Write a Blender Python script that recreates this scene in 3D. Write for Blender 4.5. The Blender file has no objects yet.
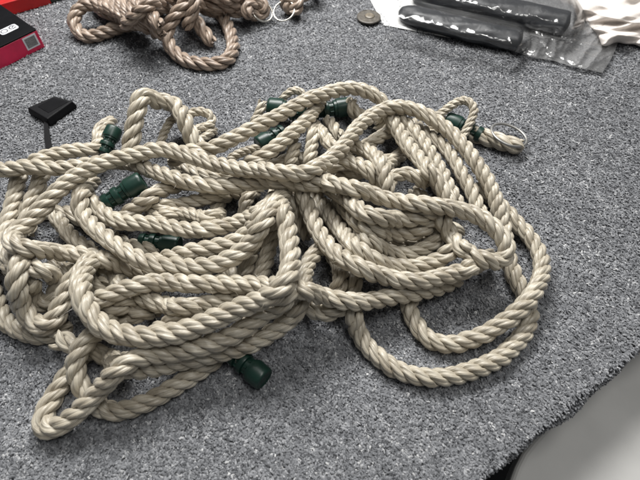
import bpy, math, random
import numpy as np
R = math.radians
scene = bpy.context.scene
col = scene.collection
rng = np.random.default_rng(7)
random.seed(7)

# ------------------------------------------------------------------ camera
F = 502.0                       # focal length in photo pixels (640 wide)
TH = R(55)
D0 = 0.365                      # metres from lens to the table along the axis
D = 0.012                       # rope diameter
fwd = np.array([0, math.cos(TH), -math.sin(TH)])
upv = np.array([0, math.sin(TH), math.cos(TH)])
rgt = np.array([1.0, 0, 0])
CAM = -D0 * fwd

def P(px, py, z=0.0):
    """point of the place at height z (metres) seen at photo pixel px, py"""
    d = fwd + rgt * ((px - 320) / F) + upv * ((240 - py) / F)
    t = (z - CAM[2]) / d[2]
    return CAM + d * t

def rays(px, py):
    d = fwd[None] + rgt[None] * ((px - 320) / F)[:, None] + upv[None] * ((240 - py) / F)[:, None]
    return d

# ------------------------------------------------------------------ helpers
def tag(o, label=None, cat=None, group=None, kind=None):
    if label: o['label'] = label
    if cat: o['category'] = cat
    if group: o['group'] = group
    if kind: o['kind'] = kind
    return o

def thing(name, label, cat, loc=(0, 0, 0), group=None):
    o = bpy.data.objects.new(name, None); col.objects.link(o)
    o.location = loc; o.empty_display_size = 0.01
    return tag(o, label, cat, group)

def mesh_obj(name, verts, faces, mat, parent=None, uvs=None, smooth=True):
    """verts N,3 ; faces list or M,4 array. world coordinates"""
    verts = np.asarray(verts, dtype=np.float64)
    if parent is not None:
        verts = verts - np.array(parent_world(parent))
    me = bpy.data.meshes.new(name)
    if isinstance(faces, np.ndarray):
        nf, k = faces.shape
        me.vertices.add(len(verts)); me.vertices.foreach_set('co', verts.astype(np.float32).ravel())
        me.loops.add(nf * k); me.loops.foreach_set('vertex_index', faces.astype(np.int32).ravel())
        me.polygons.add(nf)
        me.polygons.foreach_set('loop_start', np.arange(0, nf * k, k, dtype=np.int32))
        me.polygons.foreach_set('loop_total', np.full(nf, k, dtype=np.int32))
        li = faces.ravel()
    else:
        me.from_pydata(verts.tolist(), [], [list(map(int, f)) for f in faces])
        li = np.array([v for f in faces for v in f])
    if uvs is not None:
        uv = me.uv_layers.new(name='UVMap')
        uv.data.foreach_set('uv', np.asarray(uvs, dtype=np.float32)[li].ravel())
    me.update(calc_edges=True); me.validate()
    if smooth:
        me.polygons.foreach_set('use_smooth', np.ones(len(me.polygons), dtype=bool))
    if mat: me.materials.append(mat)
    o = bpy.data.objects.new(name, me); col.objects.link(o)
    if parent is not None: o.parent = parent
    return o

def parent_world(p):
    l = np.array(p.location)
    while p.parent is not None:
        p = p.parent; l = l + np.array(p.location)
    return l

def join(parts):
    V, Fc, n = [], [], 0
    for v, f in parts:
        V.append(np.asarray(v, float)); Fc += [[i + n for i in q] for q in f]; n += len(v)
    return np.vstack(V), Fc

def lathe(profile, a, b, n=28, squash=1.0, roll=0.0):
    """profile list of (t along a->b in metres, radius)"""
    a = np.asarray(a, float); b = np.asarray(b, float)
    ax = (b - a) / np.linalg.norm(b - a)
    u = np.cross(ax, [0, 0, 1.0] if abs(ax[2]) < .99 else [0, 1.0, 0]); u /= np.linalg.norm(u); w = np.cross(u, ax)
    V, Fc = [], []
    for t, r in profile:
        for k in range(n):
            an = 2 * math.pi * k / n + roll
            V.append(a + ax * t + r * (u * math.cos(an) + w * math.sin(an) * squash))
    m = len(profile)
    for i in range(m - 1):
        for k in range(n):
            k2 = (k + 1) % n
            Fc.append([i * n + k, i * n + k2, (i + 1) * n + k2, (i + 1) * n + k])
    Fc.append(list(range(n))[::-1]); Fc.append([(m - 1) * n + k for k in range(n)])
    return np.array(V), Fc

def catmull(pts, step):
    """pts K,m -> resampled by arc length in the first two columns"""
    pts = np.asarray(pts, float)
    p = np.vstack([2 * pts[0] - pts[1], pts, 2 * pts[-1] - pts[-2]])
    out = []
    for i in range(1, len(p) - 2):
        t = np.linspace(0, 1, 16, endpoint=False)[:, None]
        p0, p1, p2, p3 = p[i - 1], p[i], p[i + 1], p[i + 2]
        out.append(0.5 * (2 * p1 + (p2 - p0) * t + (2 * p0 - 5 * p1 + 4 * p2 - p3) * t ** 2 + (3 * p1 - p0 - 3 * p2 + p3) * t ** 3))
    out.append(pts[-1:])
    c = np.vstack(out)
    s = np.concatenate([[0], np.cumsum(np.linalg.norm(np.diff(c[:, :2], axis=0), axis=1))])
    n = max(4, int(s[-1] / step) + 1)
    q = np.linspace(0, s[-1], n)
    return np.stack([np.interp(q, s, c[:, k]) for k in range(c.shape[1])], 1)

def resample3(c, step):
    s = np.concatenate([[0], np.cumsum(np.linalg.norm(np.diff(c, axis=0), axis=1))])
    n = max(6, int(s[-1] / step) + 1)
    q = np.linspace(0, s[-1], n)
    # cubic-ish: linear on densely smoothed
    r = np.stack([np.interp(q, s, c[:, k]) for k in range(3)], 1)
    for _ in range(6):
        r[1:-1] = 0.25 * r[:-2] + 0.5 * r[1:-1] + 0.25 * r[2:]
    return r

def frames(c):
    t = np.gradient(c, axis=0); t /= np.linalg.norm(t, axis=1)[:, None] + 1e-12
    n = np.zeros_like(c)
    a = np.array([0.13, 0.2, 0.97]); a = a - t[0] * a.dot(t[0]); n[0] = a / np.linalg.norm(a)
    for i in range(1, len(c)):
        v = n[i - 1] - t[i] * n[i - 1].dot(t[i]); n[i] = v / (np.linalg.norm(v) + 1e-12)
    return t, n, np.cross(t, n)

def rope_geo(c, dia, seed=0, lay=2.75, nv=32, loose=1.0, fuzz=0.0, fray=0.0):
    """three strands laid right-handed round the path c"""
    rg = np.random.default_rng(seed)
    c = resample3(np.asarray(c), dia * 0.16)
    N = len(c)
    t, n, b = frames(c)
    s = np.concatenate([[0], np.cumsum(np.linalg.norm(np.diff(c, axis=0), axis=1))])
    Rr = dia / 2
    V, Fc, U = [], [], []
    ph0 = rg.uniform(0, 2 * math.pi)
    wob = np.interp(s, np.linspace(0, s[-1], max(3, int(s[-1] / dia / 4))), rg.normal(0, 0.35, max(3, int(s[-1] / dia / 4))))
    base = 0
    for k in range(3):
        phi = ph0 + 2 * math.pi * k / 3 + 2 * math.pi * s / (lay * dia) + wob
        m = max(4, int(s[-1] / dia / 0.9))
        rad = 1 + np.interp(s, np.linspace(0, s[-1], m), rg.normal(0, 0.05 * loose, m))
        off = Rr * 0.585 * (1 + np.interp(s, np.linspace(0, s[-1], m), rg.normal(0, 0.05 * loose, m)))
        rs = Rr * 0.475 * rad
        if fray: q_ = np.exp(-(s / dia / .55) ** 2) * fray; off = off * (1 + (1.1 + .5 * math.sin(k * 2.1)) * q_); rs = rs * (1 - .35 * np.clip(q_, 0, 1))
        # ends close
        e = np.minimum(np.arange(N), np.arange(N)[::-1])
        rs = rs * np.clip(np.sqrt(np.clip(e / 3.0, 0.02, 1)), 0, 1)
        er = n * np.cos(phi)[:, None] + b * np.sin(phi)[:, None]
        cc = c + er * off[:, None]
        et = np.gradient(cc, axis=0); et /= np.linalg.norm(et, axis=1)[:, None] + 1e-12
        e1 = er - et * np.sum(er * et, 1)[:, None]; e1 /= np.linalg.norm(e1, axis=1)[:, None] + 1e-12
        e2 = np.cross(et, e1)
        an = np.linspace(0, 2 * math.pi, nv + 1)
        # each strand is four yarns twisted the other way, so that they run along the rope
        rate = 1.75 + 0.12 * math.sin(seed * 1.7)
        x = np.abs((an * 4 / (2 * math.pi) + .5) % 1 - .5) * 2 * math.pi / 4
        lump = (0.46 * np.cos(x) + np.sqrt(np.clip(0.348 - 0.2116 * np.sin(x) ** 2, 0, None)))[None, :]
        A = an[None, :] - rate * (phi - ph0)[:, None] + ph0 * 1.7 + (0.22 * np.sin(s / dia * 0.6 + k))[:, None]
        ring = cc[:, None] + (rs[:, None] * lump)[..., None] * (e1[:, None] * np.cos(A)[..., None] * 0.97 + e2[:, None] * np.sin(A)[..., None] * 1.05)
        V.append(ring.reshape(-1, 3))
        uu = np.repeat(s / dia, nv + 1) + k * 7.3 + seed % 17
        vv = np.tile(an / (2 * math.pi), N) + 0.05 * np.repeat(s / dia, nv + 1)
        U.append(np.stack([uu, vv], 1))
        i = np.arange(N - 1)[:, None] * (nv + 1); j = np.arange(nv)[None]
        q = np.stack([i + j, i + j + 1, i + j + nv + 2, i + j + nv + 1], -1).reshape(-1, 4) + base
        Fc.append(q); base += N * (nv + 1)
    an = np.linspace(0, 2 * math.pi, 7)                # core
    ring = c[:, None] + Rr * .22 * (n[:, None] * np.cos(an)[None, :, None] + b[:, None] * np.sin(an)[None, :, None])
    V.append(ring.reshape(-1, 3)); U.append(np.stack([np.repeat(s / dia, 7), np.tile(an, N)], 1))
    i = np.arange(N - 1)[:, None] * 7; j = np.arange(6)[None]
    Fc.append(np.stack([i + j, i + j + 1, i + j + 8, i + j + 7], -1).reshape(-1, 4) + base); base += N * 7
    if fuzz > 0:                               # stray fibres standing off the lay
        nf = int(s[-1] / dia * fuzz)
        i = rg.integers(1, N - 1, nf); an = rg.uniform(0, 2 * math.pi, nf)
        er = n[i] * np.cos(an)[:, None] + b[i] * np.sin(an)[:, None]
        p0 = c[i] + er * Rr * 0.82
        ln = rg.uniform(0.15, 0.5, nf)[:, None] * dia
        dr = t[i] * rg.normal(0, 1, nf)[:, None] + er * rg.uniform(0.15, .8, nf)[:, None] + rg.normal(0, .3, (nf, 3))
        dr /= np.linalg.norm(dr, axis=1)[:, None]
        w = np.cross(dr, rg.normal(0, 1, (nf, 3))); w /= np.linalg.norm(w, axis=1)[:, None]
        w *= dia * 0.0045
        p1 = p0 + dr * ln * .5; p2 = p0 + dr * ln + er * ln * rg.normal(0, .35, nf)[:, None]
        vv = np.stack([p0 - w, p0 + w, p1 + w, p1 - w, p2 + w * .3, p2 - w * .3], 1).reshape(-1, 3)
        k = np.arange(nf)[:, None] * 6 + base
        Fc.append(np.concatenate([k + [0, 1, 2, 3], k + [3, 2, 4, 5]], 0))
        V.append(vv); U.append(np.repeat(rg.uniform(0, 30, (nf, 2)), 6, axis=0))
    return np.vstack(V), np.vstack(Fc), np.vstack(U)

# ------------------------------------------------------------------ materials
def new_mat(name):
    m = bpy.data.materials.new(name); m.use_nodes = True
    nt = m.node_tree
    return m, nt, nt.nodes['Principled BSDF']

def nd(nt, typ, **kw):
    n = nt.nodes.new(typ)
    for k, v in kw.items(): setattr(n, k, v)
    return n

def ramp(nt, stops):
    r = nd(nt, 'ShaderNodeValToRGB'); cr = r.color_ramp
    while len(cr.elements) < len(stops): cr.elements.new(0.5)
    for e, (p, c) in zip(cr.elements, stops):
        e.position = p; e.color = (*c, 1)
    return r

def rope_mat(name, dark, mid, light, rough=0.37, spec=0.6):
    m, nt, b = new_mat(name); L = nt.links
    uv = nd(nt, 'ShaderNodeUVMap', uv_map='UVMap')
    mp = nd(nt, 'ShaderNodeMapping'); mp.inputs['Scale'].default_value = (0.55, 26, 1)
    L.new(uv.outputs['UV'], mp.inputs['Vector'])
    fil = nd(nt, 'ShaderNodeTexNoise'); fil.inputs['Scale'].default_value = 1.0; fil.inputs['Detail'].default_value = 3
    L.new(mp.outputs['Vector'], fil.inputs['Vector'])
    tc = nd(nt, 'ShaderNodeTexCoord')
    big = nd(nt, 'ShaderNodeTexNoise'); big.inputs['Scale'].default_value = 90; big.inputs['Detail'].default_value = 4
    L.new(tc.outputs['Object'], big.inputs['Vector'])
    mix = nd(nt, 'ShaderNodeMath', operation='ADD')
    h = nd(nt, 'ShaderNodeMath', operation='MULTIPLY'); h.inputs[1].default_value = 0.5
    h2 = nd(nt, 'ShaderNodeMath', operation='MULTIPLY'); h2.inputs[1].default_value = 0.5
    L.new(fil.outputs['Fac'], h.inputs[0]); L.new(big.outputs['Fac'], h2.inputs[0])
    L.new(h.outputs[0], mix.inputs[0]); L.new(h2.outputs[0], mix.inputs[1])
    cr = ramp(nt, [(0.34, dark), (0.5, mid), (0.64, light)])
    L.new(mix.outputs[0], cr.inputs['Fac']); L.new(cr.outputs['Color'], b.inputs['Base Color'])
    bm = nd(nt, 'ShaderNodeBump'); bm.inputs['Strength'].default_value = 0.55; bm.inputs['Distance'].default_value = 0.0006
    L.new(fil.outputs['Fac'], bm.inputs['Height']); L.new(bm.outputs['Normal'], b.inputs['Normal'])
    b.inputs['Roughness'].default_value = rough
    b.inputs['Specular IOR Level'].default_value = spec
    b.inputs['Sheen Weight'].default_value = 0.15
    b.inputs['Sheen Roughness'].default_value = 0.4
    return m

M = {}
M['rope'] = rope_mat('cream_rope', (0.255, 0.217, 0.162), (0.43, 0.384, 0.303), (0.62, 0.57, 0.468))
M['brown_rope'] = rope_mat('brown_rope', (0.16, 0.115, 0.085), (0.29, 0.22, 0.17), (0.42, 0.335, 0.265))

def plain(name, colr, rough=0.4, metal=0.0, noise=0.12, scale=120, bump=0.0, spec=0.5):
    m, nt, b = new_mat(name); L = nt.links
    tc = nd(nt, 'ShaderNodeTexCoord')
    n = nd(nt, 'ShaderNodeTexNoise'); n.inputs['Scale'].default_value = scale; n.inputs['Detail'].default_value = 5
    L.new(tc.outputs['Object'], n.inputs['Vector'])
    c = np.array(colr)
    cr = ramp(nt, [(0.3, tuple(c * (1 - noise))), (0.7, tuple(np.minimum(c * (1 + noise), 1)))])
    L.new(n.outputs['Fac'], cr.inputs['Fac']); L.new(cr.outputs['Color'], b.inputs['Base Color'])
    mr = nd(nt, 'ShaderNodeMapRange'); mr.inputs['To Min'].default_value = max(0.03, rough - 0.1); mr.inputs['To Max'].default_value = min(1, rough + 0.1)
    L.new(n.outputs['Fac'], mr.inputs['Value']); L.new(mr.outputs['Result'], b.inputs['Roughness'])
    b.inputs['Metallic'].default_value = metal; b.inputs['Specular IOR Level'].default_value = spec
    if bump:
        bm = nd(nt, 'ShaderNodeBump'); bm.inputs['Strength'].default_value = bump; bm.inputs['Distance'].default_value = 0.001
        L.new(n.outputs['Fac'], bm.inputs['Height']); L.new(bm.outputs['Normal'], b.inputs['Normal'])
    return m

M['green'] = plain('dark_green_plastic', (0.006, 0.030, 0.021), 0.38, bump=0.15)
M['steel'] = plain('steel_ring', (0.62, 0.60, 0.55), 0.28, metal=1.0)
M['dull_steel'] = plain('dull_steel', (0.33, 0.325, 0.31), 0.45, metal=.7)
M['black'] = plain('black_plastic', (0.006, 0.006, 0.007), 0.55, bump=0.1, scale=900, spec=.14)
M['gloss_black'] = plain('black_card', (0.005, 0.005, 0.006), 0.5, spec=0.08)
M['red'] = plain('crimson_card', (0.62, 0.014, 0.075), 0.42)
M['red2'] = plain('red_card', (0.42, 0.01, 0.01), 0.45)
M['white'] = plain('white_print', (0.72, 0.72, 0.76), 0.5)
M['greyp'] = plain('grey_print', (0.20, 0.20, 0.20), 0.5, noise=.35, scale=700)
M['darkgreen_card'] = plain('dark_card', (0.02, 0.03, 0.02), 0.5)
M['sleeve'] = plain('charcoal_fabric', (0.010, 0.012, 0.016), 0.42, bump=0.6, scale=160)
M['paper'] = plain('white_sheet', (0.80, 0.80, 0.79), 0.4, noise=.05)
M['cloth'] = plain('cream_cloth', (0.66, 0.61, 0.57), 0.9, noise=.06, bump=.3, scale=400)
M['disc'] = plain('tarnished_disc', (0.085, 0.075, 0.062), 0.45, noise=.4, scale=300)
M['disc2'] = plain('disc_centre', (0.17, 0.145, 0.11), 0.4, noise=.3, scale=300)
M['ledge'] = plain('taupe_ledge', (0.46, 0.455, 0.44), 0.55, noise=.07, scale=30)
M['floor'] = plain('dark_floor', (0.03, 0.03, 0.03), 0.7)

# carpet: heathered grey
m, nt, b = new_mat('carpet_backing'); L = nt.links
tc = nd(nt, 'ShaderNodeTexCoord')
vo = nd(nt, 'ShaderNodeTexVoronoi'); vo.inputs['Scale'].default_value = 650
ns = nd(nt, 'ShaderNodeTexNoise'); ns.inputs['Scale'].default_value = 300; ns.inputs['Detail'].default_value = 6
L.new(tc.outputs['Object'], vo.inputs['Vector']); L.new(tc.outputs['Object'], ns.inputs['Vector'])
sp = nd(nt, 'ShaderNodeSeparateColor'); L.new(vo.outputs['Color'], sp.inputs['Color'])
cr = ramp(nt, [(0.0, (0.055, 0.056, 0.060)), (0.55, (0.12, 0.122, 0.13)), (1.0, (0.26, 0.262, 0.27))])
L.new(sp.outputs['Red'], cr.inputs['Fac']); L.new(cr.outputs['Color'], b.inputs['Base Color'])
bm = nd(nt, 'ShaderNodeBump'); bm.inputs['Strength'].default_value = 1; bm.inputs['Distance'].default_value = 0.002
L.new(ns.outputs['Fac'], bm.inputs['Height']); L.new(bm.outputs['Normal'], b.inputs['Normal'])
b.inputs['Roughness'].default_value = 0.95; b.inputs['Specular IOR Level'].default_value = 0.1
M['carpet'] = m
m, nt, b = new_mat('carpet_yarn'); L = nt.links
uv = nd(nt, 'ShaderNodeUVMap', uv_map='UVMap'); sx = nd(nt, 'ShaderNodeSeparateXYZ'); L.new(uv.outputs['UV'], sx.inputs['Vector'])
cr = ramp(nt, [(0.0, (0.062, 0.064, 0.070)), (0.30, (0.145, 0.149, 0.158)), (0.62, (0.215, 0.22, 0.232)), (0.86, (0.32, 0.325, 0.337)), (1.0, (0.54, 0.54, 0.54))])
L.new(sx.outputs['X'], cr.inputs['Fac']); L.new(cr.outputs['Color'], b.inputs['Base Color'])
b.inputs['Roughness'].default_value = 0.8; b.inputs['Specular IOR Level'].default_value = 0.2
M['yarn'] = m

# clear film
def film(name, cloud):
    m, nt, b = new_mat(name); L = nt.links
    tr = nd(nt, 'ShaderNodeBsdfTransparent'); tr.inputs['Color'].default_value = (0.96, 0.96, 0.96, 1)
    gl = nd(nt, 'ShaderNodeBsdfGlossy'); gl.inputs['Roughness'].default_value = 0.15
    df = nd(nt, 'ShaderNodeBsdfDiffuse'); df.inputs['Color'].default_value = (0.8, 0.8, 0.8, 1)
    tc = nd(nt, 'ShaderNodeTexCoord'); ns = nd(nt, 'ShaderNodeTexNoise'); ns.inputs['Scale'].default_value = 60; ns.inputs['Detail'].default_value = 4; ns.inputs['Distortion'].default_value = 1.2
    L.new(tc.outputs['Object'], ns.inputs['Vector'])
    bm = nd(nt, 'ShaderNodeBump'); bm.inputs['Strength'].default_value = 0.35; bm.inputs['Distance'].default_value = 0.003
    L.new(ns.outputs['Fac'], bm.inputs['Height']); fr = nd(nt, 'ShaderNodeFresnel'); fr.inputs['IOR'].default_value = 1.7
    m1 = nd(nt, 'ShaderNodeMixShader'); m1.inputs[0].default_value = cloud
    L.new(tr.outputs[0], m1.inputs[1]); L.new(df.outputs[0], m1.inputs[2])
    m2 = nd(nt, 'ShaderNodeMixShader'); L.new(fr.outputs[0], m2.inputs[0]); L.new(m1.outputs[0], m2.inputs[1]); L.new(gl.outputs[0], m2.inputs[2])
    L.new(m2.outputs[0], nt.nodes['Material Output'].inputs['Surface'])
    return m
M['film'] = film('clear_film', .02)
M['cloudy'] = film('cloudy_film', .25)

# ------------------------------------------------------------------ ropes (traced runs: photo pixel, height in rope diameters)
# each: (diameter factor, [(px, py, z)...])
RUNS = [
 # long top run over the whole heap, arch at the right, outer loop
 (1, [(150,276,.7),(136,271,1.0),(119,265,1.4),(102,259,1.6),(84,255,1.7),(64,253,1.8),(46,251,1.8),(28,248,1.9),(14,244,2.2),(12,235,2.8),(23,227,3.1),(36,215,3.3),(49,201,3.4),(62,187,3.5),(78,175,3.5),(94,167,3.5),(109,161,3.5),(125,157,3.4),(142,153,3.3),(165,149,3.3),(190,156,3.3),(215,164,3.4),(240,169,3.5),(265,170,3.5),(285,173,3.5),(303,173,3.5),(320,166,3.5),(336,154,3.4),(350,137,3.2),(362,123,3),(378,112,2.8),(395,107,2.7),(412,109,2.6),(430,117,2.5),(447,129,2.4),(460,142,2.3),(472,157,2.2),(484,175,2.0),(493,192,1.8),(498,208,1.5),(503,225,1.1),(506,245,.8),(510,265,.7),(516,280,.6),(525,297,.5),(530,312,.5),(528,326,.5),(519,340,.5),(503,356,.5),(482,367,.5),(458,375,.5),(430,378,.5),(405,373,.5),(385,362,.5),(368,347,.5),(358,330,.5),(353,313,.5),(352,302,.5),(354,290,.6),(354,275,.7),(352,262,.7)]),
 # inner loop
 (1, [(478,183,.9),(492,197,1.0),(505,210,1.0),(516,222,.9),(527,234,.7),(537,248,.6),(542,263,.6),(541,278,.9),(535,291,1.2),(526,303,1.5),(515,314,1.4),(500,325,1),(480,336,.7),(460,343,.5),(440,344,.5),(424,335,.5),(414,321,.5),(409,307,.5),(411,296,.5),(418,286,.5)]),
 # second run from the upper right down to the left bend and back
 (1, [(332,184,2.3),(300,183,2.8),(275,181,3.0),(250,183,2.9),(220,186,2.6),(192,183,2.6),(168,176,2.6),(148,169,2.5),(128,163,2.2),(110,162,2.1),(92,164,2.2),(74,167,2.4),(55,168,2.6),(30,167,2.7),(0,170,2.6),(-24,170,2.6)]),
 # short run top left
 (1, [(28,166,1.6),(42,158,1.8),(58,154,2),(76,150,2.1),(92,150,2.1),(101,143,1.8),(99,134,1.5),(106,125,1.0),(114,120,.7)]),
 # diagonal from centre to the top arch
 (1, [(168,162,2.2),(190,152,2.7),(212,148,3.1),(234,138,3.2),(250,130,3.2),(266,122,3.2),(283,113,3.2),(299,104,3.1),(314,97,3),(330,92,2.8),(349,88,2.6),(366,91,2.3),(379,98,2),(385,107,1.6),(383,118,1.2),(376,128,.8)]),
 (1, [(352,98,1.6),(350,106,1.3),(357,114,1.2),(368,118,1.1),(378,116,.8)]),
 # main run to the right tip and back
 (1, [(300,172,1.9),(318,178,2.3),(332,184,2.7),(348,187,3),(366,192,3.2),(384,198,3.3),(402,202,3.3),(420,204,3.3),(438,206,3.3),(456,209,3.3),(472,213,3.2),(486,221,3.1),(499,232,2.9),(507,246,2.6),(505,259,2.1),(493,262,1.7),(479,258,1.6),(466,251,1.6),(455,241,1.6),(447,229,1.6),(442,216,1.6),(440,204,1.4)]),
 (1, [(318,182,1.5),(336,192,2.0),(350,202,2.2),(362,212,2.3),(376,217,2.4),(390,219,2.4),(406,219,2.3),(420,217,2.1),(432,213,1.8),(442,206,1.3)]),
 (1, [(338,200,1.2),(350,214,1.5),(363,226,1.6),(380,232,1.6),(398,234,1.6),(414,232,1.5),(428,226,1.3),(438,218,1.0)]),
 (.95, [(345,212,.9),(356,226,1.1),(366,238,1.3),(378,247,1.4),(392,253,1.4),(406,255,1.4),(420,251,1.3),(432,244,1.2),(442,234,.9)]),
 (1, [(312,192,1.2),(322,205,1.6),(332,219,1.8),(342,232,1.9),(354,246,1.9),(368,257,1.9),(386,265,1.8),(405,268,1.7),(424,265,1.6),(440,259,1.5),(452,250,1.2)]),
 (1, [(300,188,1.6),(306,203,2.2),(312,218,2.4),(319,233,2.5),(328,246,2.5),(341,257,2.5),(356,265,2.4),(371,272,2.3),(387,277,2.2),(403,280,2.1),(420,281,2.0),(436,278,1.9),(452,274,1.7),(468,269,1.4),(482,262,1.0),(494,254,.8)]),
 # bottom run: low right, under the bridge and left
 (1, [(462,276,.7),(447,284,.9),(432,289,1.1),(418,292,1.3),(402,295,1.5),(386,298,1.7),(370,301,1.8),(354,302,1.9),(338,300,2),(322,296,2.1),(306,291,2.2),(292,287,2.2),(275,286,2.3),(255,285,2.5),(235,284,2.6),(215,284,2.6),(193,284,2.6),(170,282,2.6),(150,283,2.5),(135,286,2.4),(121,291,2.3),(108,296,2.2),(97,301,2),(86,308,1.7)]),
 # tall bridge and front loop
 (1.1, [(275,190,.9),(279,201,1.5),(283,212,2.4),(286,224,3.2),(288,237,3.7),(290,250,3.9),(291,264,3.9),(288,277,3.8),(280,289,3.7),(268,297,3.6),(255,302,3.5),(242,307,3.4),(227,314,3.3),(212,320,3.2),(197,326,3.1),(181,332,3),(165,335,3),(148,337,3),(131,337,3),(115,333,3.1),(100,325,3.2),(89,313,3.4),(82,300,3.5),(80,287,3.5),(82,275,3.2),(87,265,2.6),(94,259,1.0)]),
 (1, [(292,286,2.0),(288,297,2.2),(278,306,2.3),(264,314,2.3),(250,324,2.3),(236,334,2.3),(221,341,2.3),(205,345,2.2),(190,349,2.1),(174,352,2),(158,355,1.9),(141,357,1.9),(127,363,1.8),(114,374,1.7),(102,387,1.6),(91,400,1.4),(77,413,1.1),(63,424,.8),(51,430,.6),(43,426,.5),(43,415,.5),(49,403,.5),(58,390,.5),(66,378,.5),(74,367,.5),(82,356,.5),(92,346,.5)]),
 (1, [(302,288,1.1),(301,302,1.2),(293,316,1.2),(279,328,1.2),(263,338,1.2),(246,346,1.2),(228,351,1.2),(208,355,1.2),(190,359,1.2),(172,363,1.2),(155,367,1.1),(139,370,1),(125,368,.8),(112,362,.6)]),
 # hanging left cord curving into the bottom diagonal
 (1, [(110,318,1.2),(102,327,1.6),(92,336,1.8),(82,346,1.8),(76,359,1.7),(76,374,1.4),(82,388,1.0),(91,399,.6),(102,408,.5),(115,412,.5),(132,408,.5),(150,401,.5),(170,389,.5),(190,377,.5),(208,365,.5),(224,351,.5),(238,338,.5)]),
 (1, [(54,336,1),(62,340,1.1),(74,345,1.0),(88,350,.9),(102,355,.8),(116,360,.6),(132,362,.5)]),
 # diagonal run left to centre
 (1, [(96,180,1.6),(87,187,2),(80,197,2.3),(80,208,2.5),(87,221,2.6),(98,231,2.7),(110,241,2.7),(123,250,2.7),(137,258,2.7),(152,264,2.7),(168,266,2.8),(185,267,2.9),(202,267,3),(218,264,3.1),(232,258,3.2),(245,249,3.3),(255,237,3.3),(263,224,3.2),(271,210,2.7),(280,198,1.9),(290,187,1.1)]),
 (1, [(150,262,1.6),(166,258,2.1),(182,254,2.4),(200,250,2.6),(217,247,2.7),(232,243,2.7),(246,235,2.7),(256,224,2.6),(266,210,2.2),(276,197,1.3)]),
 (1, [(80,190,1.2),(88,198,1.6),(98,208,1.9),(110,218,2),(125,223,2.1),(145,223,2.1),(165,226,2.1),(185,230,2.1),(210,229,2.1),(234,224,2.1),(254,215,2),(270,204,1.8),(284,194,1.4)]),
 (1, [(112,226,1.2),(120,220,1.4),(130,212,1.6),(142,203,1.8),(153,195,1.9),(166,188,1.8),(182,184,1.6),(200,180,1.3)]),
 (.9, [(146,214,1.0),(162,207,1.2),(184,204,1.2),(204,199,1.2),(226,193,1.2),(246,192,1.1),(262,190,.9)]),
 (.9, [(150,219,.8),(170,215,1.0),(190,214,1.0),(206,218,.9),(222,214,.7)]),
 (.9, [(240,188,.8),(224,198,.8),(216,210,.7),(218,222,.6)]),
 (.9, [(252,190,.9),(246,202,1.3),(244,216,1.1),(240,230,.8)]),
 # below the mid run
 (1, [(140,296,1.3),(154,302,1.7),(168,306,1.8),(183,307,1.9),(198,306,1.9),(212,303,1.9),(226,301,1.9),(240,297,1.8),(256,292,1.6),(270,288,1.2)]),
 (.95, [(92,316,1.2),(104,312,1.4),(117,308,1.5),(130,302,1.4),(146,296,1.2),(160,292,.9)]),
 (.95, [(152,336,1.3),(163,327,1.5),(178,319,1.5),(194,314,1.3),(210,312,.9)]),
 (.95, [(112,326,.9),(126,318,1),(142,313,1),(160,308,.8)]),
 # uprights seen in the centre gaps
 (.95, [(280,216,1.2),(274,230,1.4),(270,244,1.4),(267,258,1.3),(262,272,1.1),(258,286,.8)]),
 (.95, [(262,236,1.0),(253,250,1.2),(248,264,1.2),(244,278,.9)]),
 (.95, [(330,236,1.0),(321,247,1.6),(312,257,1.9),(306,269,2.0),(303,282,1.6),(300,298,1.0)]),
 (.95, [(290,196,1.2),(296,210,1.3),(302,224,1.2),(308,240,.9)]),
 (.95, [(328,250,.7),(338,264,.8),(341,278,.8),(337,290,.8),(332,302,.7)]),
 (.95, [(298,292,.6),(308,306,.8),(320,313,.9),(333,313,.8),(344,305,.6)]),
 # left cluster
 (1, [(24,162,1.4),(19,176,1.6),(16,190,1.6),(13,205,1.5),(8,222,1.3),(5,238,1.1),(8,254,1.0),(18,264,1.0)]),
 (1, [(44,166,1.3),(40,180,1.5),(36,192,1.5),(30,205,1.4),(26,220,1.2),(30,236,.9)]),
 (1.05, [(30,250,1.2),(21,262,1.5),(17,276,1.7),(17,291,1.7),(22,306,1.5),(30,319,1.2),(41,327,1.0),(53,322,1.2),(60,309,1.5),(65,294,1.7),(72,281,1.7),(82,270,1.3)]),
 (.95, [(6,268,.8),(22,266,1.0),(38,269,1.2),(52,275,1.2),(58,286,1.1),(54,298,1.0),(45,306,.9),(36,301,.9),(32,290,.9),(34,280,.8)]),
 (1, [(-16,262,.7),(-10,280,.6),(-4,298,.5),(2,315,.5),(12,327,.5),(26,333,.5),(42,336,.5),(58,332,.5),(70,322,.5)]),
 (.95, [(-18,246,1.0),(-2,256,1.0),(14,262,.8),(30,266,.6)]),
 (.95, [(52,214,1.0),(62,224,1.2),(70,236,1.2),(82,246,1.0),(96,250,.8)]),
 (.95, [(48,262,.8),(64,268,.9),(78,276,.9),(94,284,.8),(110,284,.6)]),
 # top left arch and curls
 (1.18, [(128,158,1.6),(130,146,2.2),(133,131,2.8),(136,116,3.3),(139,103,3.8),(143,94,3.9),(149,96,3.4),(156,102,2.7),(166,101,2.3),(177,106,2.1),(183,117,1.7),(188,130,1.4),(195,143,1.1),(204,152,.9)]),
 (.66, [(186,122,.9),(190,114,1.1),(198,111,1.3),(207,113,1.2),(213,119,1.0),(209,126,.9),(200,128,.8),(192,134,.7),(186,142,.5)]),
 (.66, [(216,130,.5),(208,135,.6),(199,140,.7),(188,146,.6)]),
 (.62, [(190,132,.6),(185,121,.9),(177,116,1.1),(170,122,1.0),(165,131,.8),(161,142,.6),(158,152,.5)]),
 (.62, [(228,160,.8),(240,153,.9),(254,149,.9),(268,148,.8),(280,150,.6)]),
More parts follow.
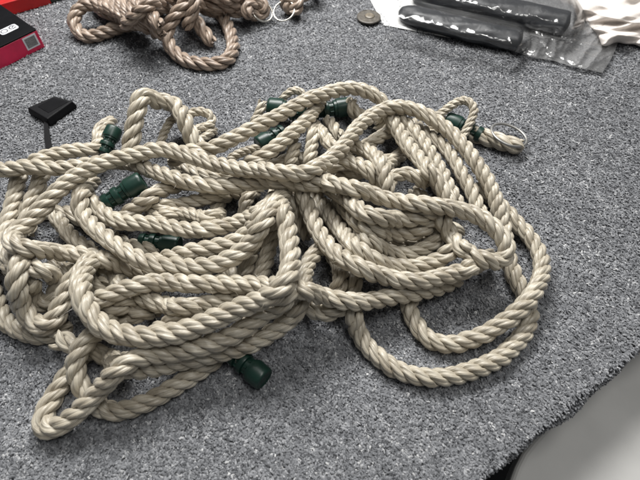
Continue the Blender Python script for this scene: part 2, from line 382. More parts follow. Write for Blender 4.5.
 (.6, [(280,102,.8),(286,95,1.2),(294,90,1.4),(301,92,1.2),(306,100,.8)]),
 (1, [(244,166,1.8),(260,158,2.3),(275,148,2.5),(287,137,2.6),(300,126,2.5),(311,115,2.3),(318,105,1.9),(322,97,1.4)]),
 (.9, [(314,128,1.4),(312,140,1.6),(311,153,1.6),(308,166,1.3)]),
 (.9, [(296,142,1.2),(293,154,1.4),(288,166,1.2)]),
 (.9, [(312,122,1.2),(321,132,1.5),(328,142,1.7),(338,151,1.7),(350,160,1.4)]),
 (.9, [(326,118,1.0),(334,128,1.2),(340,138,1.2)]),
 (1, [(336,146,1.5),(352,146,1.8),(366,150,2),(377,158,2.1),(384,169,2),(387,182,1.6),(388,194,1.2)]),
 (1, [(326,168,1.2),(340,163,1.6),(355,163,1.8),(368,170,1.7),(378,182,1.2),(388,196,.8)]),
 (.95, [(352,156,1.0),(366,146,1.2),(380,137,1.3),(392,128,1.2),(402,120,.9)]),
 (.95, [(384,190,1.2),(392,179,1.6),(404,173,1.8),(417,177,1.7),(428,187,1.3)]),
 # right hand parallel runs
 (1, [(388,112,1.5),(394,123,2),(401,136,2.2),(410,148,2.2),(420,160,2.2),(431,172,2.1),(440,185,1.9),(448,198,1.6),(454,212,1.2)]),
 (1, [(396,114,1.4),(406,124,1.8),(417,135,1.9),(427,149,1.9),(436,163,1.8),(444,178,1.6),(452,194,1.3),(460,208,1.0)]),
 (.95, [(412,122,1.1),(427,135,1.5),(441,144,1.6),(453,158,1.6),(461,173,1.5),(470,188,1.3),(476,202,1.1),(482,218,.8)]),
 (.95, [(424,168,.6),(436,182,.8),(444,196,.8),(450,210,.7)]),
 (.62, [(428,118,.8),(440,114,1.2),(451,106,1.6),(462,100,1.8),(471,103,1.9),(474,113,1.8),(469,125,1.6),(463,136,1.1),(458,146,.8)]),
 (.7, [(264,101,1.5),(261,108,1.3),(258,116,1.0),(252,124,.8)]),
 # stub that carries the ring
 (1.2, [(468,131,.6),(480,136,.62),(492,139,.62),(504,143,.62),(515,146,.62),(524,146,.7)]),
 (1, [(452,121,.6),(436,126,.6),(418,142,.5),(396,158,.5),(372,176,.5)]),
 # deep filler runs under the heap
 (1, [(40,212,.5),(70,214,.5),(104,232,.5),(130,246,.5),(160,250,.5)]),
 (1, [(205,240,.5),(226,268,.5),(240,290,.5),(236,310,.5)]),
 (1, [(330,200,.5),(350,222,.5),(376,240,.5),(410,240,.5),(440,226,.5)]),
 (1, [(100,270,.5),(118,282,.5),(130,300,.5),(122,316,.5)]),
 (1, [(170,160,.6),(205,176,.7),(250,176,.7),(300,158,.6),(340,176,.6),(390,160,.5)]),
 (1, [(410,190,.6),(430,205,.6),(440,225,.6),(462,233,.5)]),
]

def solve(runs):
    """lay the runs: keep every run on its line of sight, let crossing runs rest on one another"""
    px, zz, dia, rid, arc = [], [], [], [], []
    for i, (f, pts) in enumerate(runs):
        c = catmull(np.array(pts, float), 4.0)
        px.append(c[:, :2]); zz.append(c[:, 2] * D); dia.append(np.full(len(c), f * D)); rid.append(np.full(len(c), i))
        arc.append(np.concatenate([[0], np.cumsum(np.linalg.norm(np.diff(c[:, :2], axis=0), axis=1))]))
    px = np.vstack(px); zz = np.concatenate(zz); dia = np.concatenate(dia); rid = np.concatenate(rid); arc = np.concatenate(arc)
    d = rays(px[:, 0], px[:, 1]); ln = np.linalg.norm(d, axis=1); d = d / ln[:, None]
    t = (zz - CAM[2]) / d[:, 2]
    t0 = t.copy()
    tmax = (0.46 * dia - CAM[2]) / d[:, 2]
    # candidate pairs
    dx = px[:, None] - px[None]
    dist = np.hypot(dx[..., 0], dx[..., 1])
    I, J = np.where(np.triu(dist < 27, 1))
    ok = (rid[I] != rid[J]) | (np.abs(arc[I] - arc[J]) > 42)
    I, J = I[ok], J[ok]
    sgn = np.where(t0[I] <= t0[J], 1.0, -1.0)          # +1: I is nearer the lens
    dc = 0.93 * 0.5 * (dia[I] + dia[J])
    ang = np.arccos(np.clip(np.sum(d[I] * d[J], 1), -1, 1))
    same = np.concatenate([[False], rid[1:] == rid[:-1]])
    for it in range(160):
        lat = ang * 0.5 * (t[I] + t[J])
        need = np.sqrt(np.clip(dc ** 2 - lat ** 2, 0, None))
        gap = (t[J] - t[I]) * sgn
        pen = np.clip(need - gap, 0, None) * (lat < dc)
        cI = np.zeros_like(t); cJ = np.zeros_like(t)
        # worst violation each way
        mv_up = np.zeros_like(t); mv_dn = np.zeros_like(t)
        near = np.where(sgn > 0, I, J); far = np.where(sgn > 0, J, I)
        np.maximum.at(mv_up, near, pen); np.maximum.at(mv_dn, far, pen)
        t = t - 0.30 * mv_up + 0.22 * mv_dn
        t = t + 0.02 * (t0 - t)
        t = np.minimum(t, tmax)
        # bending stiffness
        for _ in range(2):
            ts = t.copy()
            mid = same[1:-1] & same[2:]
            ts[1:-1][mid] = 0.25 * t[:-2][mid] + 0.5 * t[1:-1][mid] + 0.25 * t[2:][mid]
            t = 0.45 * t + 0.55 * ts if it < 150 else t
        t = np.minimum(t, tmax)
    X = CAM[None] + d * t[:, None]
    return [X[rid == i] for i in range(len(runs))]

FRAYED = [(54, 336), (488, 240), (264, 101)]
paths = solve(RUNS)
heap = thing('rope_heap', 'big tangled heap of cream twisted rope with dark green plastic connectors on the grey carpet', 'rope', tuple(P(270, 260, 0)))
for i, ((f, _), c) in enumerate(zip(RUNS, paths)):
    v, fc, uv = rope_geo(c, D * f * .96, seed=100 + i, lay=(2.08 + .32 * ((i * 37) % 10) / 10) if f > .8 else 2.2, fuzz=7, fray=.45 if RUNS[i][1][0][:2] in FRAYED else 0)
    nm = 'rope_length' if f > .8 else 'thin_cord'
    mesh_obj(nm, v, fc, M['rope'], heap, uv)

# ------------------------------------------------------------------ connectors
def connector(a, b, r, parent, closed=True, label=None):
    """green barrel from a (rope end) to b (capped end)"""
    a = np.asarray(a); b = np.asarray(b); Ln = np.linalg.norm(b - a)
    pr = [(0, r * .62), (0.02 * Ln, r * .80), (0.10 * Ln, r * .86), (0.14 * Ln, r * .86), (0.16 * Ln, r * .66), (0.26 * Ln, r * .66),
          (0.28 * Ln, r * .9), (0.36 * Ln, r * .93), (0.40 * Ln, r * .9), (0.42 * Ln, r * .7), (0.52 * Ln, r * .7), (0.54 * Ln, r * .88), (0.62 * Ln, r * .9)]
    v, f = lathe(pr, a, b, 30)
    # lugs
    ax = (b - a) / Ln
    u = np.cross(ax, [0, 0, 1.0]); u /= np.linalg.norm(u); w = np.cross(u, ax)
    parts = [(v, f)]
    for k in range(8):
        an = k * math.pi / 4 + .3
        e = u * math.cos(an) + w * math.sin(an)
        for tt in (0.17, 0.43):
            c0 = a + ax * Ln * tt + e * r * .70
            parts.append(lathe([(0, r * .05), (.0003, r * .10), (Ln * .085, r * .10), (Ln * .09, r * .05)], c0, c0 + ax, 8))
    v, f = join(parts)
    o = mesh_obj('connector', v, f, M['green'], parent)
    o.data.set_sharp_from_angle(angle=R(40))
    cap = [(0.60 * Ln, r * .90), (0.61 * Ln, r * 1.0), (0.66 * Ln, r * 1.03), (0.92 * Ln, r * .99), (0.97 * Ln, r * .95), (0.995 * Ln, r * .86), (1.0 * Ln, r * .76), (0.985 * Ln, r * .70), (0.98 * Ln, r * .3), (0.98*Ln, r*.02)]
    cv, cf = lathe(cap, a, b, 36)
    oc = mesh_obj('cap', cv, cf, M['green'], o)
    oc.data.set_sharp_from_angle(angle=R(50))
    if label: o['label'] = label
    return o

h = D
connector(P(104, 204, 2.0 * h), P(143, 180, 2.6 * h), 0.0073, heap)
connector(P(103, 154, 1.3 * h), P(115, 128, 1.9 * h), 0.0066, heap)
connector(P(306, 113, 1.0 * h), P(268, 107, 1.1 * h), 0.0085, heap)
connector(P(312, 112, .9 * h), P(352, 106, .95 * h), 0.0080, heap)
connector(P(284, 132, 1.0 * h), P(258, 146, .9 * h), 0.0080, heap)
connector(P(482, 136, .65 * h), P(446, 120, .7 * h), 0.0078, heap)
connector(P(234, 355, .6 * h), P(265, 380, .6 * h), 0.0074, heap)
connector(P(140, 241, .5 * h), P(180, 245, .55 * h), 0.0068, heap)

def torus(c, nrm, Rm, rm, n=48, k=10, a0=0, a1=2 * math.pi):
    nrm = np.asarray(nrm, float); nrm /= np.linalg.norm(nrm)
    u = np.cross(nrm, [0.3, 1, 0.1]); u /= np.linalg.norm(u); w = np.cross(nrm, u)
    V = []
    for i in range(n):
        a = 2 * math.pi * i / n
        e = u * math.cos(a) + w * math.sin(a)
        for j in range(k):
            q = 2 * math.pi * j / k
            V.append(np.asarray(c) + e * (Rm + rm * math.cos(q)) + nrm * rm * math.sin(q))
    Fc = [[i * k + j, ((i + 1) % n) * k + j, ((i + 1) % n) * k + (j + 1) % k, i * k + (j + 1) % k] for i in range(n) for j in range(k)]
    return np.array(V), Fc

rv = P(509, 135, .010) - CAM; rv /= -np.linalg.norm(rv)
rr_ = np.cross(upv, rv); rr_ /= np.linalg.norm(rr_); ru_ = np.cross(rv, rr_)
v, f = torus(P(509, 135, .0105), .48 * rv + .877 * (.50 * rr_ + .866 * ru_), 0.0150, 0.0011)
mesh_obj('ring', v, f, M['dull_steel'], heap)

# ------------------------------------------------------------------ brown rope
BR = [
 (1, [(150,26,.8),(132,24,.7),(114,29,.6),(98,35,.6),(86,37,.6),(77,30,.7),(74,19,1.0),(78,9,1.4),(88,4,1.7),(100,5,1.8),(114,10,1.8),(128,17,1.8),(142,24,1.7),(154,31,1.3),(162,38,.9)]),
 (1, [(92,2,.8),(103,11,1.0),(113,15,1.1),(124,20,1.1),(136,25,1.0)]),
 (1, [(90,-12,1.5),(104,-2,1.8),(118,4,2.1),(132,11,2.2),(145,18,2.2),(156,27,1.9),(162,36,1.4)]),
 (1, [(116,-12,1.9),(130,-1,2.4),(143,8,2.6),(153,17,2.5),(160,27,2.0)]),
 (.95, [(124,26,1.6),(133,17,2.6),(145,7,3.2),(160,0,3.3),(178,-6,2.9)]),
 (1, [(196,-14,2.6),(190,-4,3),(183,6,3),(176,15,2.7),(170,24,2),(167,34,1.2),(169,45,.7),(176,54,.5),(187,61,.5),(202,64,.5),(218,64,.5),(229,59,.5),(233,49,.5),(232,38,.5),(228,26,.6),(221,14,.7),(212,4,.7)]),
 (1, [(178,-10,2.2),(184,2,2.4),(191,13,2.0),(199,25,1.4),(207,36,.8),(213,44,.55)]),
 (1, [(160,-12,2.0),(172,-4,2.4),(186,2,2.4),(200,4,2.2),(214,5,2.0),(228,6,1.7),(238,4,1.4),(244,-4,1.1)]),
 (1, [(190,-16,2.8),(206,-7,3.0),(222,-2,2.7),(236,-4,2.2),(246,-12,1.6)]),
 (1, [(200,8,1.2),(214,11,1.1),(228,10,1.0),(240,12,.9),(250,4,.7)]),
 (.95, [(110,2,1.2),(124,9,1.4),(138,16,1.4),(150,22,1.2)]),
 (.9, [(196,-6,3.2),(194,8,2.9),(189,20,2.2),(186,30,1.4)]),
 (1, [(120,-20,1.0),(150,-14,1.0),(180,-12,1.0),(220,-14,1.0),(250,-20,.8)]),
 (1, [(130,14,.6),(150,10,.7),(172,8,.7),(196,10,.7)]),
 (1, [(318,-8,.6),(306,-22,.6),(280,-30,.6),(250,-26,.7),(222,-14,.9)]),
 # knotted ends that hold the rings
 (1, [(232,0,.6),(242,5,.6),(250,13,.6),(260,15,.8),(266,9,1.1),(260,2,1.3),(250,4,1.5),(245,11,1.3),(252,17,.9)]),
 (1, [(310,-10,.6),(302,-3,.6),(296,4,.7),(288,9,.8),(284,4,1.1),(291,-3,1.3),(299,1,1.4),(297,9,1.1),(290,13,.7)]),
]
brown = thing('brown_rope_bundle', 'brown twisted rope loosely bundled on the carpet behind the cream heap', 'rope', tuple(P(170, 20, 0)))
for i, ((f, _), c) in enumerate(zip(BR, solve(BR))):
    v, fc, uv = rope_geo(c, D * f * 1.06, seed=300 + i, lay=2.3 + .6 * ((i * 29) % 10) / 10, fuzz=4)
    mesh_obj('rope_length' if i < 15 else 'knotted_end', v, fc, M['brown_rope'], brown, uv)
for (x, y, z_, k1, k2) in ((262, 11, .0135, (.78, .35), .5), (284, 11, .0105, (.78, -.3), .55)):
    rv = P(x, y, z_) - CAM; rv /= -np.linalg.norm(rv)
    rr_ = np.cross(upv, rv); rr_ /= np.linalg.norm(rr_); ru_ = np.cross(rv, rr_)
    v, f = torus(P(x, y, z_), k1[0] * rv + k1[1] * rr_ + k2 * ru_, 0.0112, 0.0009)
    mesh_obj('ring', v, f, M['steel'], brown)

# ------------------------------------------------------------------ boxes and small things
def prism(top, bottom):
    """two matching loops -> closed solid"""
    n = len(top)
    V = list(top) + list(bottom)
    Fc = [list(range(n)), list(range(2 * n - 1, n - 1, -1))]
    for i in range(n):
        j = (i + 1) % n
        Fc.append([i, n + i, n + j, j])
    return np.array(V), Fc

def bevel(o, w, seg=3, angle=30):
    m = o.modifiers.new('bevel', 'BEVEL'); m.width = w; m.segments = seg; m.limit_method = 'ANGLE'; m.angle_limit = R(angle)
    return o

# retail box, black lid and crimson sides
bh = 0.020
tA = P(36, 29, bh); tB = P(-4, 48.5, bh)
ex = (tA - tB) / np.linalg.norm(tA - tB); ey = np.array([-ex[1], ex[0], 0])
W, Dp = 0.16, 0.11
c0 = tA; 
def bx(u, w, z): q = c0 - ex * u + ey * w; return np.array([q[0], q[1], z])
box = thing('retail_box', 'black topped carton with crimson sides and a small square grey label', 'box', tuple(bx(W / 2, Dp / 2, 0)))
lid_t = 0.0015
v, f = prism([bx(0, 0, bh - lid_t), bx(W, 0, bh - lid_t), bx(W, Dp, bh - lid_t), bx(0, Dp, bh - lid_t)], [bx(0, 0, 0.0005), bx(W, 0, 0.0005), bx(W, Dp, 0.0005), bx(0, Dp, 0.0005)])
bevel(mesh_obj('body', v, f, M['red'], box, smooth=False), 0.0006)
v, f = prism([bx(0, 0, bh), bx(W, 0, bh), bx(W, Dp, bh), bx(0, Dp, bh)], [bx(0, 0, bh - lid_t + 2e-5), bx(W, 0, bh - lid_t + 2e-5), bx(W, Dp, bh - lid_t + 2e-5), bx(0, Dp, bh - lid_t + 2e-5)])
bevel(mesh_obj('top_panel', v, f, M['gloss_black'], box, smooth=False), 0.0005)
# square label on the crimson front
def fr(u, z, o): q = c0 - ex * u - ey * o; return np.array([q[0], q[1], z])
def front_quad(u0, u1, z0, z1, o, t=0.00015):
    return prism([fr(u0, z0, o + t), fr(u1, z0, o + t), fr(u1, z1, o + t), fr(u0, z1, o + t)][::-1], [fr(u0, z0, o), fr(u1, z0, o), fr(u1, z1, o), fr(u0, z1, o)][::-1])
v, f = front_quad(0.003, 0.0165, 0.0050, 0.0175, 0.0001); lab = mesh_obj('label', v, f, M['white'], box, smooth=False)
v, f = front_quad(0.0045, 0.015, 0.0065, 0.016, 0.0003); mesh_obj('label_panel', v, f, M['greyp'], lab, smooth=False)

# round symbols in a white tablet on the black top
def tp(px, py, dz): return P(px, py, bh + dz)
def on_top(cpx, hw, hh, r, z0, z1, nseg=8, centre=None):
    cc = P(*cpx, bh); out = []
    for (sx_, sy_) in ((1, 1), (-1, 1), (-1, -1), (1, -1)):
        for k in range(nseg + 1):
            a = {(1, 1): 0, (-1, 1): 90, (-1, -1): 180, (1, -1): 270}[(sx_, sy_)] + 90 * k / nseg
            u = sx_ * (hw - r) + r * math.cos(R(a)); w = sy_ * (hh - r) + r * math.sin(R(a))
            out.append(cc + ex * u + ey * w)
    t = [np.array([q[0], q[1], z1]) for q in out]; b_ = [np.array([q[0], q[1], z0]) for q in out]
    return prism(t, b_)
def disc_at(cpx, r, z0, z1, hole=0, n=28, a0=0, a1=360):
    cc = P(*cpx, bh)
    if not hole:
        t = [cc + ex * r * math.cos(2 * math.pi * k / n) + ey * r * math.sin(2 * math.pi * k / n) for k in range(n)]
        return prism([np.array([q[0], q[1], z1]) for q in t], [np.array([q[0], q[1], z0]) for q in t])
    V, Fc = [], []
    for k in range(n):
        a = R(a0 + (a1 - a0) * k / (n - 1))
        for rr, z in ((hole, z0), (hole, z1), (r, z1), (r, z0)):
            q = cc + ex * rr * math.cos(a) + ey * rr * math.sin(a); V.append([q[0], q[1], z])
    for k in range(n - 1):
        for j in range(4):
            Fc.append([k * 4 + j, k * 4 + (j + 1) % 4, k * 4 + 4 + (j + 1) % 4, k * 4 + 4 + j])
    return np.array(V), Fc
v, f = on_top((8.5, 29.5), 0.0088, 0.0050, 0.0026, bh + 5e-5, bh + 1.5e-4)
sym = mesh_obj('symbol_tablet', v, f, M['white'], box, smooth=False)
v, f = join([disc_at((12.3, 27.3), 0.0034, bh + 1.6e-4, bh + 2.6e-4, hole=0.0024, a0=20, a1=330),
             disc_at((4.3, 31.5), 0.0034, bh + 1.6e-4, bh + 2.6e-4, hole=0.0026)])
v2, f2 = disc_at((12.6, 27.0), 0.0010, bh + 1.6e-4, bh + 2.6e-4)
v, f = join([(v, f), (v2, f2)])
mesh_obj('symbol', v, f, M['gloss_black'], sym, smooth=False)

# the second red carton behind it
r1, r2 = P(28.5, 10.5, 0.0005), P(56, 2.5, 0.0005)
ex2 = (r2 - r1) / np.linalg.norm(r2 - r1); ey2 = np.array([-ex2[1], ex2[0], 0])
def b2(u, w, z): q = r1 + ex2 * u + ey2 * w; return np.array([q[0], q[1], z])
rb = thing('red_carton', 'plain red carton half hidden behind the black topped carton', 'box', tuple(b2(0, .04, 0)))
v, f = prism([b2(-.03, .0, .014), b2(.0245, 0, .014), b2(.0245, .07, .014), b2(-.03, .07, .014)], [b2(-.03, 0, .0005), b2(.0245, 0, .0005), b2(.0245, .07, .0005), b2(-.03, .07, .0005)])
bevel(mesh_obj('body', v, f, M['red2'], rb, smooth=False), 0.0006)
v, f = prism([b2(.0248, 0.001, .013), b2(.037, .001, .013), b2(.037, .07, .013), b2(.0248, .07, .013)], [b2(.0248, .001, .0005), b2(.037, .001, .0005), b2(.037, .07, .0005), b2(.0248, .07, .0005)])
bevel(mesh_obj('dark_end_panel', v, f, M['darkgreen_card'], rb, smooth=False), 0.0006)

# small black plastic case with a strap
ch = 0.0085
case = thing('plastic_case', 'small black plastic case with a short strap on the carpet left of the heap', 'case', tuple(P(50, 115, 0)))
top = [P(27.5, 107.5, ch), P(54, 96, ch), P(72.5, 101, ch), P(47, 119, ch)]
ctr = sum(top) / 4
bot = [q + (q - ctr) * 0.10 for q in top]; bot = [np.array([q[0], q[1], 0.003]) for q in bot]
bot2 = [np.array([q[0], q[1], 0.0006]) for q in (ctr + (q - ctr) * .97 for q in bot)]
V = np.array(top + bot + bot2)
Fc = [[0, 1, 2, 3], [11, 10, 9, 8]] + [[i, 4 + i, 4 + (i + 1) % 4, (i + 1) % 4] for i in range(4)] + [[4 + i, 8 + i, 8 + (i + 1) % 4, 4 + (i + 1) % 4] for i in range(4)]
bevel(mesh_obj('body', V, Fc, M['black'], case, smooth=False), 0.0009, 3, 15)
inn = [ctr + (q - ctr) * s for q, s in zip(top, (.55, .78, .80, .55))]
v, f = prism([q + np.array([0, 0, .0003]) for q in inn], [q + np.array([0, 0, 2e-5]) for q in inn])
bevel(mesh_obj('inset_panel', v, f, M['gloss_black'], case, smooth=False), 0.0001, 2)
sp_ = [P(46, 122, .004), P(46.5, 128, .0038), P(47.5, 139, .003), P(49, 148, .003), P(51, 160, .003), P(53, 170, .0025)]
wd = [.0016, .0019, .0026, .0026, .0026, .0026]
V = []; Fc = []
for q, w in zip(sp_, wd):
    V += [q + rgt * w + [0, 0, .0006], q - rgt * w + [0, 0, .0006], q - rgt * w - [0, 0, .0006], q + rgt * w - [0, 0, .0006]]
for i in range(len(sp_) - 1):
    for j in range(4): Fc.append([i * 4 + j, i * 4 + (j + 1) % 4, i * 4 + 4 + (j + 1) % 4, i * 4 + 4 + j])
Fc += [[0, 1, 2, 3], [4 * len(sp_) - 1 - k for k in range(4)]]
mesh_obj('strap', V, Fc, M['black'], case, smooth=False)

# tarnished disc
cpt = P(368.5, 20.5, 0)
disc = thing('metal_disc', 'flat tarnished dark disc with a pale centre, lying on the carpet beside the white sheet', 'disc', tuple(cpt))
rd = 0.0125
v, f = lathe([(0, rd * .96), (.0004, rd), (.0014, rd), (.0018, rd * .95), (.0016, rd * .78), (.0016, rd * .1)], cpt + [0, 0, .0030], cpt + [0, 0, 1], 40)
mesh_obj('plate', v, f, M['disc'], disc)
v, f = lathe([(0, rd * .42), (.0006, rd * .36), (.0008, rd * .2), (.0008, rd * .02)], cpt + [0.001, 0.001, .0046], cpt + [0.001, 0.001, 1], 24)
mesh_obj('centre_boss', v, f, M['disc2'], disc)

# ------------------------------------------------------------------ wrapped rolls, sheet, film, cloth
def roll(name, label, a, b, r, flat, seed, taper0=.1):
    rg = np.random.default_rng(seed)
    a = np.asarray(a); b = np.asarray(b); ax = b - a; Ln = np.linalg.norm(ax); ax = ax / Ln
    u = np.cross(ax, [0, 0, 1.0]); u /= np.linalg.norm(u)
    n, k = 60, 36
    V = []
    ph = rg.uniform(0, 6, 6)
    for i in range(n):
        t = i / (n - 1)
        e = min(1, math.sqrt(max(0, 1 - (1 - min(1, t / .22)) ** 2)) * .9 + taper0) * (1 if t < .965 else math.sqrt(max(0, 1 - ((t - .965) / .035) ** 2)) * .35 + .65)
        if i == n - 1 or i == 0: e *= .25
        for j in range(k):
            q = 2 * math.pi * j / k
            wr = 1 + .05 * math.sin(3 * q + 9 * t + ph[0]) + .035 * math.sin(7 * q - 23 * t + ph[1]) + .02 * math.sin(31 * t + 2 * q + ph[2])
            V.append(a + ax * Ln * t + (u * math.cos(q) * r * wr + np.array([0, 0, 1]) * math.sin(q) * r * flat * wr) * e + u * .003 * math.sin(4 * t + ph[3]))
    Fc = [[i * k + j, i * k + (j + 1) % k, (i + 1) * k + (j + 1) % k, (i + 1) * k + j] for i in range(n - 1) for j in range(k)]
    Fc += [list(range(k))[::-1], [(n - 1) * k + j for j in range(k)]]
    V = np.array(V); V[:, 2] = np.maximum(V[:, 2], .0008)
    o = mesh_obj(name, V, Fc, M['sleeve'])
    return tag(o, label, 'roll')
roll('rolled_sleeve', 'charcoal rolled sleeve with a pointed left end, nearest of the two inside the clear bag', P(398, 12, .009), P(522, 41, .009), .0138, .66, 1)
roll('rolled_sleeve', 'charcoal rolled sleeve with a blunt right end, farther of the two inside the clear bag', P(415, -11, .011), P(569, 26, .011), .0145, .75, 2, .6)

def bil(q, u, v):
    (a, b_, c, d) = [np.array(x, float) for x in q]
    return a * (1 - u) * (1 - v) + b_ * u * (1 - v) + c * u * v + d * (1 - u) * v

def vnoise(x, y, seed):
    """creased film: a few long folds over gentle swells"""
    rg = np.random.default_rng(seed); v = 0
    for k in range(7):
        a = rg.uniform(0, 2 * math.pi); q = (x * math.cos(a) + y * math.sin(a)) * rg.uniform(.35, .9) + rg.uniform(0, 6) + .6 * np.sin(x * .5 + y * .3 + k)
        v = v + .5 * (1 - np.abs(np.sin(q))) ** 3 + .12 * np.sin(q * .7)
    for k in range(4):
        a = rg.uniform(0, 2 * math.pi); q = (x * math.cos(a) + y * math.sin(a)) * rg.uniform(1.6, 2.8) + 1.2 * np.sin(x * .8 - y * .6 + k)
        v = v + .16 * (1 - np.abs(np.sin(q))) ** 2
    return v / 3.0

def sheet(name, quad, zfun, mat, nu=70, nv=50, thick=.0002, wob=0):
    V = []
    for j in range(nv):
        for i in range(nu):
            u, w = i / (nu - 1), j / (nv - 1)
            x, y = bil(quad, u, w)
            if wob: x += wob * (math.sin(w * 7 + 1) + .5 * math.sin(w * 17)); y += wob * (math.sin(u * 8 + 2) + .6 * math.sin(u * 21 + 1) + .4 * math.sin(u * 39))
            V.append(P(x, y, zfun(u, w, x, y)))
    Fc = [[(j + 1) * nu + i, (j + 1) * nu + i + 1, j * nu + i + 1, j * nu + i] for j in range(nv - 1) for i in range(nu - 1)]
    o = mesh_obj(name, V, Fc, mat)
    if thick:
        s = o.modifiers.new('solid', 'SOLIDIFY'); s.thickness = thick
    return o

o = sheet('white_sheet', [(366, -8), (425, -8), (452, 38), (384, 25)], lambda u, w, x, y: .0012 + .004 * max(0, 1 - abs(u - .25) * 5) * (1 - w) + .006 * max(0, u - .5) * (1 - w) + .0004 * math.sin(9 * u + 5 * w), M['paper'], 40, 30, .0004)
tag(o, 'glossy white sheet tucked under the pointed end of the charcoal roll', 'sheet')

def seg_d(x, y, a, b):
    p = np.array([x, y]); a = np.array(a); b = np.array(b); t = np.clip((p - a) @ (b - a) / ((b - a) @ (b - a)), 0, 1)
    return np.linalg.norm(p - a - (b - a) * t), t
def bag_z(u, w, x, y):
    d1, _ = seg_d(x, y, (402, 10), (512, 36)); d2, _ = seg_d(x, y, (415, -16), (565, 16))
    z = max(.0225 * math.sqrt(max(0, 1 - (d1 / 19) ** 2)), .026 * math.sqrt(max(0, 1 - (d2 / 20) ** 2)))
    wr = float(vnoise(np.array(x / 9.0), np.array(y / 7.0), 3))
    edge = min(1, 9 * min(u, 1 - u, w, 1 - w) + .12)
    return .0040 + z + (.0105 if z < .004 else .0030) * wr * edge * 1.0
o = sheet('clear_bag', [(405, -20), (655, -20), (602, 73), (389, 20)], bag_z, M['film'], 190, 110, 0, 1.2)
lo = sheet('film_layer', [(405, -20), (655, -20), (602, 73), (389, 20)], lambda u, w, x, y: .0028 + .0016 * float(vnoise(np.array(x / 12.0), np.array(y / 9.0), 5)), M['cloudy'], 90, 60, 0, 1.0)
lo.parent = o
tag(o, 'crinkled clear plastic bag round the two charcoal rolls', 'bag')
o.name = 'clear_bag'

def cloth_z(u, w, x, y):
    X, Y = x - 560, y + 20
    q = Y + .22 * X + 6 * math.sin(X * .045 + 1) + 3 * math.sin(Y * .13)
    a = .0075 * (1 - abs(math.sin(q * .075 + .5 * math.sin(X * .05)))) ** 1.3 + .005 * (1 - abs(math.sin(q * .16 - X * .04 + 1.1))) ** 1.5 + .0022 * math.sin(q * .5 + X * .08) + .003 * math.sin(X * .09 + Y * .05)
    e = min(1, 5 * min(u, 1 - w))
    e = math.sqrt(max(0, 1 - (1 - e) ** 2))
    return .0012 + (a + .009) * e
o = sheet('cream_cloth', [(560, -30), (720, -30), (720, 60), (600, 42)], cloth_z, M['cloth'], 140, 110, .001, 2.2)
tag(o, 'crumpled cream cloth in the far right corner behind the clear bag', 'cloth')

# ------------------------------------------------------------------ carpet, ledge, floor
e0, e1 = P(640, 352, 0), P(484, 480, 0)
es = (e0 - e1) / np.linalg.norm(e0 - e1); et_ = np.array([-es[1], es[0], 0])     # inward
prof = [(0.03, -.016), (0.004, -.016), (0.0012, -.0145), (0.0, -.011), (0.0, -.006), (0.0012, -.0025), (0.004, -.0005), (0.008, 0), (0.3, 0), (1.6, 0)]
V = []
ss = np.linspace(-.9, 1.1, 201)
for s in ss:
    for (t, z) in prof:
        wob = .0012 * math.sin(s * 61) + .0009 * math.sin(s * 143 + 1)
        V.append(e1 + es * s + et_ * (t + wob) + [0, 0, z])
k = len(prof)
Fc = [[i * k + j, (i + 1) * k + j, (i + 1) * k + j + 1, i * k + j + 1] for i in range(len(ss) - 1) for j in range(k - 1)]
o = mesh_obj('carpet', V, Fc, M['carpet']); tag(o, 'heathered grey carpet covering the table', 'carpet', kind='structure')

# pile: short yarn tufts
n = 360000
pxs = rng.uniform(-110, 750, n); pys = 530 - 590 * rng.uniform(0, 1, n)
d = rays(pxs, pys); t = -CAM[2] / d[:, 2]; base = CAM + d * t[:, None]
# even density on the table: thin the near rows less, far rows keep
keep = rng.uniform(0, 1, n) < np.clip((t / t.max()) ** 0.3, 0, 1)
inn = ((base - e1) @ et_) > 0.0015
base = base[keep & inn]; tt = t[keep & inn]; n = len(base)
# fringe of tufts rolled over the edge
nf = 6500
s_ = rng.uniform(-.1, .35, nf); zz = rng.uniform(-.013, 0.0, nf)
fb = e1 + es * s_[:, None] + et_ * (np.where(zz > -.004, (zz + .004) * 0.5, 0) + .0012 * np.sin(s_ * 61) + .0009 * np.sin(s_ * 143 + 1) - .0002)[:, None]; fb[:, 2] = zz
base = np.vstack([base, fb]); outw = np.concatenate([np.zeros(n), np.ones(nf)])
n = len(base)
az = np.where(rng.uniform(0, 1, n) < .5, rng.uniform(0, 2 * math.pi, n), 1.95 + rng.normal(0, .45, n) + math.pi * rng.integers(0, 2, n)); el = np.abs(rng.normal(.22, .2, n))
dr = np.stack([np.cos(az) * np.cos(el), np.sin(az) * np.cos(el), np.sin(el)], 1)
dr = dr - et_[None] * (outw * .35)[:, None]
ln = (rng.uniform(.0012, .0028, n) * (1 - .55 * outw))[:, None]; w = rng.uniform(.00035, .00075, n)[:, None]
sd = np.cross(dr, [0, 0, 1.0]); sd /= np.linalg.norm(sd, axis=1)[:, None] + 1e-9
lift = np.array([0, 0, 1.0])[None] * (1 - outw[:, None]) - et_[None] * outw[:, None]
p0 = base + lift * rng.uniform(-.0001, .0005, n)[:, None]
p1 = p0 + dr * ln * .5 + lift * rng.uniform(.0001, .0005, n)[:, None]
p2 = p0 + dr * ln + lift * rng.normal(0, .0004, n)[:, None]
V = np.stack([p0 - sd * w * .8, p0 + sd * w * .8, p1 + sd * w, p1 + lift * w * .7, p1 - sd * w, p2 + sd * w * .5, p2 - sd * w * .5], 1).reshape(-1, 3)
kk = np.arange(n)[:, None] * 7
quads = np.concatenate([kk + [0, 1, 3, 4], kk + [1, 2, 3, 3], kk + [4, 3, 5, 6], kk + [3, 2, 5, 5]], 0)
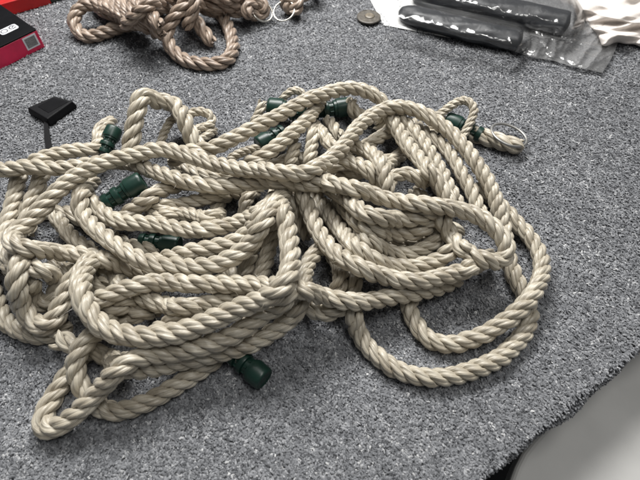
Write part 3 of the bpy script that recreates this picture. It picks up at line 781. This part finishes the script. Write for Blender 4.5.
quads = np.concatenate([kk + [0, 1, 2, 3], kk + [0, 3, 4, 4], kk + [3, 2, 5, 6], kk + [4, 3, 6, 6]], 0)
tris = np.concatenate([kk + [0, 1, 3], kk + [1, 2, 3], kk + [0, 3, 4], kk + [3, 2, 5], kk + [3, 5, 6], kk + [4, 3, 6]], 0)
# heather: neighbouring tufts share a tone
jx = base[:, :2] + .0011 * np.sin(base[:, 1::-1] * 2100 + 1.3 * np.sin(base[:, :2] * 900)) + rng.normal(0, .0003, (n, 2))
g = np.floor((jx @ np.array([[.8, .6], [-.6, .8]])) / .0021).astype(np.int64)
hsh = ((g[:, 0] * 73856093) ^ (g[:, 1] * 19349663)) % 1009 / 1009.0
pat = np.sin(base[:, 0] * 31 + 2 * np.sin(base[:, 1] * 23)) * np.sin(base[:, 1] * 37 + 1.5 * np.sin(base[:, 0] * 19)) + .6 * np.sin(base[:, 0] * 83 + base[:, 1] * 61)
tone = np.clip(0.62 * hsh + .38 * rng.uniform(0, 1, n) + .035 * pat + .06 * np.sin(2 * math.pi * (base[:, 0] * .93 + base[:, 1] * .37 + .0006 * np.sin(base[:, 1] * 160)) / .0052), 0, 1)
uvs = np.repeat(np.stack([tone, tone], 1), 7, axis=0)
o = mesh_obj('carpet_pile', V, tris, M['yarn'], None, uvs, smooth=True)
tag(o, 'short heathered grey yarn tufts of the carpet', 'carpet pile', kind='stuff')

# ledge below the carpet edge
lz = -.042
outl = [P(509, 500, lz), P(511, 480, lz), P(516, 466, lz), P(523, 452, lz), P(533, 439, lz), P(546, 425, lz), P(575, 395, lz), P(660, 320, lz), P(760, 300, lz), P(760, 520, lz)]
v, f = prism(outl, [q - np.array([0, 0, .02]) for q in outl])
o = bevel(mesh_obj('ledge', v, f, M['ledge'], None, smooth=False), .004, 4)
tag(o, 'smooth taupe ledge below the carpet edge', 'ledge', kind='structure')
v, f = np.array([[-2, -2, -.3], [2, -2, -.3], [2, 2, -.3], [-2, 2, -.3]], float), [[0, 1, 2, 3]]
o = mesh_obj('floor', v, f, M['floor']); tag(o, 'dark floor under the table', 'floor', kind='structure')

# ------------------------------------------------------------------ light, world, camera
def area(name, loc, tgt, size, power, colr):
    l = bpy.data.lights.new(name, 'AREA'); l.energy = power; l.shape = 'RECTANGLE'; l.size = size[0]; l.size_y = size[1]; l.color = colr
    o = bpy.data.objects.new(name, l); col.objects.link(o); o.location = loc
    dv = np.array(tgt) - np.array(loc)
    from mathutils import Vector
    o.rotation_euler = Vector(dv).to_track_quat('-Z', 'Y').to_euler()
    return o
area('overhead_light', (-.10, .54, .72), (0, .08, 0), (.6, .26), 14.5, (1, .99, .97))
area('overhead_light', (.35, .0, 1.4), (0, 0, 0), (.8, .3), 7.5, (1, .985, .95))  # added fill from above, brightens the front faces of the ropes

w = bpy.data.worlds.new('World'); scene.world = w; w.use_nodes = True
bg = w.node_tree.nodes['Background']; bg.inputs['Color'].default_value = (.93, .96, 1, 1); bg.inputs['Strength'].default_value = .13

cam = bpy.data.cameras.new('camera'); co = bpy.data.objects.new('camera', cam); col.objects.link(co)
co.location = CAM; co.rotation_euler = (R(90) - TH, 0, 0)
cam.sensor_width = 36; cam.lens = 36 * F / 640; cam.clip_start = .01; cam.clip_end = 50
cam.dof.use_dof = True; cam.dof.focus_distance = .36; cam.dof.aperture_fstop = 13
scene.camera = co
vs = scene.view_settings; vs.view_transform = 'Standard'; vs.look = 'None'; vs.exposure = 0; vs.gamma = 1
